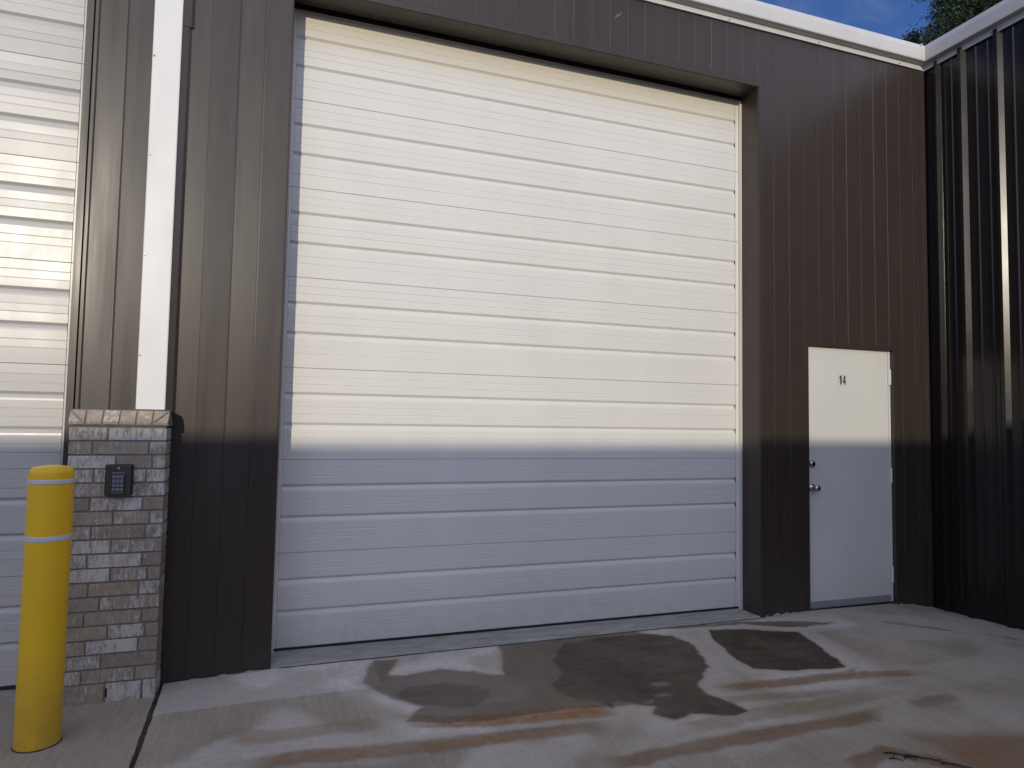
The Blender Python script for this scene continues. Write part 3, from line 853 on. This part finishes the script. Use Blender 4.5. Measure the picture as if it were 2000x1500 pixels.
# dried concrete slurry splashed up the foot of the walls
bm = bmesh.new()
def slurry(x0, x1, amp):
    pv = None
    for x in rng(x0, x1, .004):
        h = .004 + amp * max(0, noise.noise((x * 13, 3, 0)) + .35 * noise.noise((x * 60, 1, 2)) + .05)
        row = [bm.verts.new((x, -.0145, gz(x, 0) - .004)), bm.verts.new((x, -.0125, gz(x, 0) + h * .7)), bm.verts.new((x, -.0065, gz(x, 0) + h))]
        if pv:
            for i in range(2): bm.faces.new((pv[i], row[i], row[i + 1], pv[i + 1]))
        pv = row
slurry(-.585, -.01, .014); slurry(3.66, 4.14, .045); slurry(5.11, 5.49, .022)
tag(obj('concrete_splash', bm, CONC2), 'rough dried cement smears along the foot of the brown walls', kind='structure')
# pale scuff on the cladding over the big door
SC, nt, b = newmat('pale_scuff'); b.inputs['Roughness'].default_value = .8
nt.links.new(ramp(nt, noise_n(nt, coords(nt), 50, 3), .3, (.16, .14, .13), .7, (.34, .32, .30)), b.inputs['Base Color'])
bm = bmesh.new()
for (a, b_, wd) in (((2.315, 4.640), (2.345, 4.675), .004), ((2.352, 4.668), (2.372, 4.694), .003), ((2.335, 4.668), (2.340, 4.690), .002)):
    vs = [bm.verts.new((a[0], -.0022, a[1])), bm.verts.new((a[0] + wd, -.0022, a[1] - wd)), bm.verts.new((b_[0] + wd, -.0022, b_[1])), bm.verts.new((b_[0], -.0022, b_[1] + wd))]
    bm.faces.new(vs)
obj('scuff_mark', bm, SC, bld)

# ------------------------------------------------------------------ trees behind the wing
LEAFM, nt, b = newmat('foliage')
at = N(nt, 'ShaderNodeVertexColor', layer_name='leafc')
nt.links.new(at.outputs['Color'], b.inputs['Base Color']); b.inputs['Roughness'].default_value = .55
BARK, nt, b = newmat('bark'); b.inputs['Roughness'].default_value = .9
nt.links.new(ramp(nt, noise_n(nt, coords(nt, (4, 4, .6)), 6, 5), .3, (.06, .045, .035), .7, (.15, .12, .09)), b.inputs['Base Color'])
def tree(x, y, h, blobs, label, seed, leaf=.075, dens=1.0):
    rr_ = random.Random(seed)
    t = empty('broadleaf_tree', (x, y, -.1), label, 'tree', 'trees rising behind the roof corner')
    bm = bmesh.new()
    tube(bm, [(x, y, -.1), (x + .1, y, h * .3), (x - .05, y + .1, h * .6), (x, y, h * .9)], .28, .05, 10)
    for (cx, cy, cz, r) in blobs:
        tube(bm, [(x, y, max(h * .35, cz - 3)), ((x + cx) / 2, (y + cy) / 2, cz - r * .9), (cx, cy, cz)], .10, .02, 6)
    obj('trunk', bm, BARK, t)
    bm = bmesh.new(); lc = bm.loops.layers.float_color.new('leafc')
    for (cx, cy, cz, r) in blobs:
        ncl = int(34 * r * r * dens)
        for _ in range(ncl):
            while True:
                d = Vector((rr_.uniform(-1, 1), rr_.uniform(-1, 1), rr_.uniform(-1, 1)))
                if .1 < d.length < 1: break
            d = d.normalized() * (rr_.random() ** .45)
            c = Vector((cx, cy, cz)) + d * r * rr_.uniform(.8, 1.12)
            tonev = rr_.choice([.4, .6, .9, 1.3, 1.8])
            cr = rr_.uniform(.09, .20)
            for _ in range(int(46)):
                o = Vector((rr_.gauss(0, .5), rr_.gauss(0, .5), rr_.gauss(0, .55))) * cr
                p = c + o
                u = Vector((rr_.uniform(-1, 1), rr_.uniform(-1, 1), rr_.uniform(-.6, 1))).normalized()
                w = u.cross(Vector((rr_.uniform(-1, 1), rr_.uniform(-1, 1), rr_.uniform(-1, 1)))).normalized()
                s = leaf * rr_.uniform(.6, 1.2)
                f = bm.faces.new([bm.verts.new(p - u * s), bm.verts.new(p + w * s * .36), bm.verts.new(p + u * s), bm.verts.new(p - w * s * .36)])
                k = tonev * rr_.uniform(.7, 1.3)
                col = (.022 * k, .040 * k, .012 * k, 1)
                for l in f.loops: l[lc] = col
    obj('crown', bm, LEAFM, t)
# crown centres, real positions beyond the wing roof
tree(14.0, 5.2, 13.0, [(13.77, 5.40, 10.50, .85), (13.15, 5.38, 10.1, .50), (14.64, 5.47, 11.01, .9), (14.08, 5.72, 11.67, 1.0), (13.86, 4.63, 10.96, .9), (12.81, 5.40, 9.75, .42),
     (13.45, 5.35, 10.75, .55), (12.82, 5.60, 9.62, .32), (14.1, 5.1, 12.3, .9), (14.2, 4.6, 9.9, 1.0), (13.6, 5.4, 9.4, .8), (14.6, 4.0, 11.6, 1.1), (14.4, 5.0, 8.6, 1.3)],
     'tall dark green tree whose crown runs out of the top right corner', 5, .036, 5.5)
tree(13.95, 7.0, 10.6, [(13.87, 6.86, 10.62, .30), (14.02, 7.28, 10.85, .20), (13.67, 6.50, 10.3, .22), (13.84, 6.95, 10.4, .36), (14.1, 7.3, 10.3, .3), (13.7, 6.5, 9.7, .5), (13.9, 7.0, 9.4, .7)],
     'small low tree tuft showing just above the roof corner', 9, .034, 9.0)

# ------------------------------------------------------------------ building across the yard (casts the long shadow)
opp = empty('storage_building_opposite', (-8, -14, 0), 'low storage building across the yard, only its roofline shadow is seen', 'building')
OH = 4.338; OY = -12.2
bm = bmesh.new()
pts = []
x = -34
while x < 4.6:
    pts += [(x, OY - .0), (x + .12, OY), (x + .135, OY + .03), (x + .165, OY + .03), (x + .18, OY)]
    x += .305
extr_z(bm, pts, -.1, OH - .02)
for f in bm.faces: f.normal_flip()
obj('wall_cladding', bm, BROWN, opp)
bm = bmesh.new()
box(bm, -34.1, 4.7, OY - 8, OY + .08, OH - .02, OH, 0)
obj('roof', bm, TRIMW, opp)
for i in range(8):
    x = -33 + i * 4.7
    bm = bmesh.new(); box(bm, x, x + 3.6, OY + .032, OY + .06, -.1, 3.4); od = obj('overhead_door', bm, DOORW, opp)
bm = bmesh.new(); box(bm, -34.05, -34, OY - 8, OY, -.1, OH - .021); box(bm, 4.6, 4.65, OY - 8, OY, -.1, OH - .021); box(bm, -34, 4.6, OY - 8.0, OY - 7.95, -.1, OH - .021)
obj('end_wall', bm, BROWN, opp)

# ------------------------------------------------------------------ light
to_sun = Vector((-.325, -1, .24)).normalized()
sun = bpy.data.lights.new('sun', 'SUN'); sun.energy = 1.9; sun.angle = R(.53); sun.color = (1, .905, .725)
so = bpy.data.objects.new('sun', sun); COL.objects.link(so)
so.rotation_euler = to_sun.to_track_quat('Z', 'Y').to_euler()
so.location = to_sun * 30
w = bpy.data.worlds.new('World'); S.world = w; w.use_nodes = True
nt = w.node_tree; bg = nt.nodes['Background']
sky = N(nt, 'ShaderNodeTexSky', sky_type='NISHITA')
sky.sun_disc = False; sky.sun_elevation = math.asin(to_sun.z)
sky.sun_rotation = math.atan2(to_sun.x, to_sun.y)
sky.altitude = 200; sky.air_density = 1.0; sky.dust_density = .3; sky.ozone_density = 4.5
tc = N(nt, 'ShaderNodeTexCoord')
mp = N(nt, 'ShaderNodeMapping'); mp.inputs['Scale'].default_value = (1.2, 4.5, 5.5); mp.inputs['Rotation'].default_value = (.3, .5, .9)
nt.links.new(tc.outputs['Generated'], mp.inputs['Vector'])
cn = noise_n(nt, mp.outputs['Vector'], 2.2, 7, .62)
cf = ramp(nt, cn, .50, (0, 0, 0), .82, (.42, .42, .42))
cc = mixc(nt, 1.0, sky.outputs['Color'], (.56, .60, .80), 'MULTIPLY')
cc = mixc(nt, cf, cc, (2.4, 2.6, 3.5))
# unseen bright broken cloud behind the camera, added to lift the shaded fronts
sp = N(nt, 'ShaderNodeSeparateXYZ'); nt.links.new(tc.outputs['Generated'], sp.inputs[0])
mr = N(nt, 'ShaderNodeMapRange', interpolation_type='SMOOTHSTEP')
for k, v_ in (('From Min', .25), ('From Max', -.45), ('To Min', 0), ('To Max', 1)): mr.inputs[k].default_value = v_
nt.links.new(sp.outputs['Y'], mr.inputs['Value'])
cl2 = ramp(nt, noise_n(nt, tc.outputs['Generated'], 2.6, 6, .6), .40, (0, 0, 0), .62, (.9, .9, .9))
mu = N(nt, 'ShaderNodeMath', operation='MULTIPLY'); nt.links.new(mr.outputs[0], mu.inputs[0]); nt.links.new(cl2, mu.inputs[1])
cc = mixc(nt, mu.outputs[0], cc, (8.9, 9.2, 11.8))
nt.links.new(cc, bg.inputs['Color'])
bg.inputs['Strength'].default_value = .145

# ------------------------------------------------------------------ camera
cd = bpy.data.cameras.new('camera'); cam = bpy.data.objects.new('camera', cd); COL.objects.link(cam)
cd.sensor_fit = 'HORIZONTAL'; cd.sensor_width = 36; cd.lens = 36 * 1287.885 / 2000
cd.clip_start = .05; cd.clip_end = 2000
yaw, pit, rol = R(19.04), R(3.1401), R(.9608)
F = Vector((math.sin(yaw) * math.cos(pit), math.cos(yaw) * math.cos(pit), math.sin(pit)))
R0 = Vector((math.cos(yaw), -math.sin(yaw), 0)); U0 = R0.cross(F)
RR = R0 * math.cos(rol) + U0 * math.sin(rol); UU = -R0 * math.sin(rol) + U0 * math.cos(rol)
M = Matrix(((RR.x, UU.x, -F.x), (RR.y, UU.y, -F.y), (RR.z, UU.z, -F.z)))
cam.matrix_world = Matrix.Translation((.023, -4.3786, 1.5546)) @ M.to_4x4()
S.camera = cam
S.view_settings.view_transform = 'Standard'; S.view_settings.look = 'None'; S.view_settings.exposure = 0
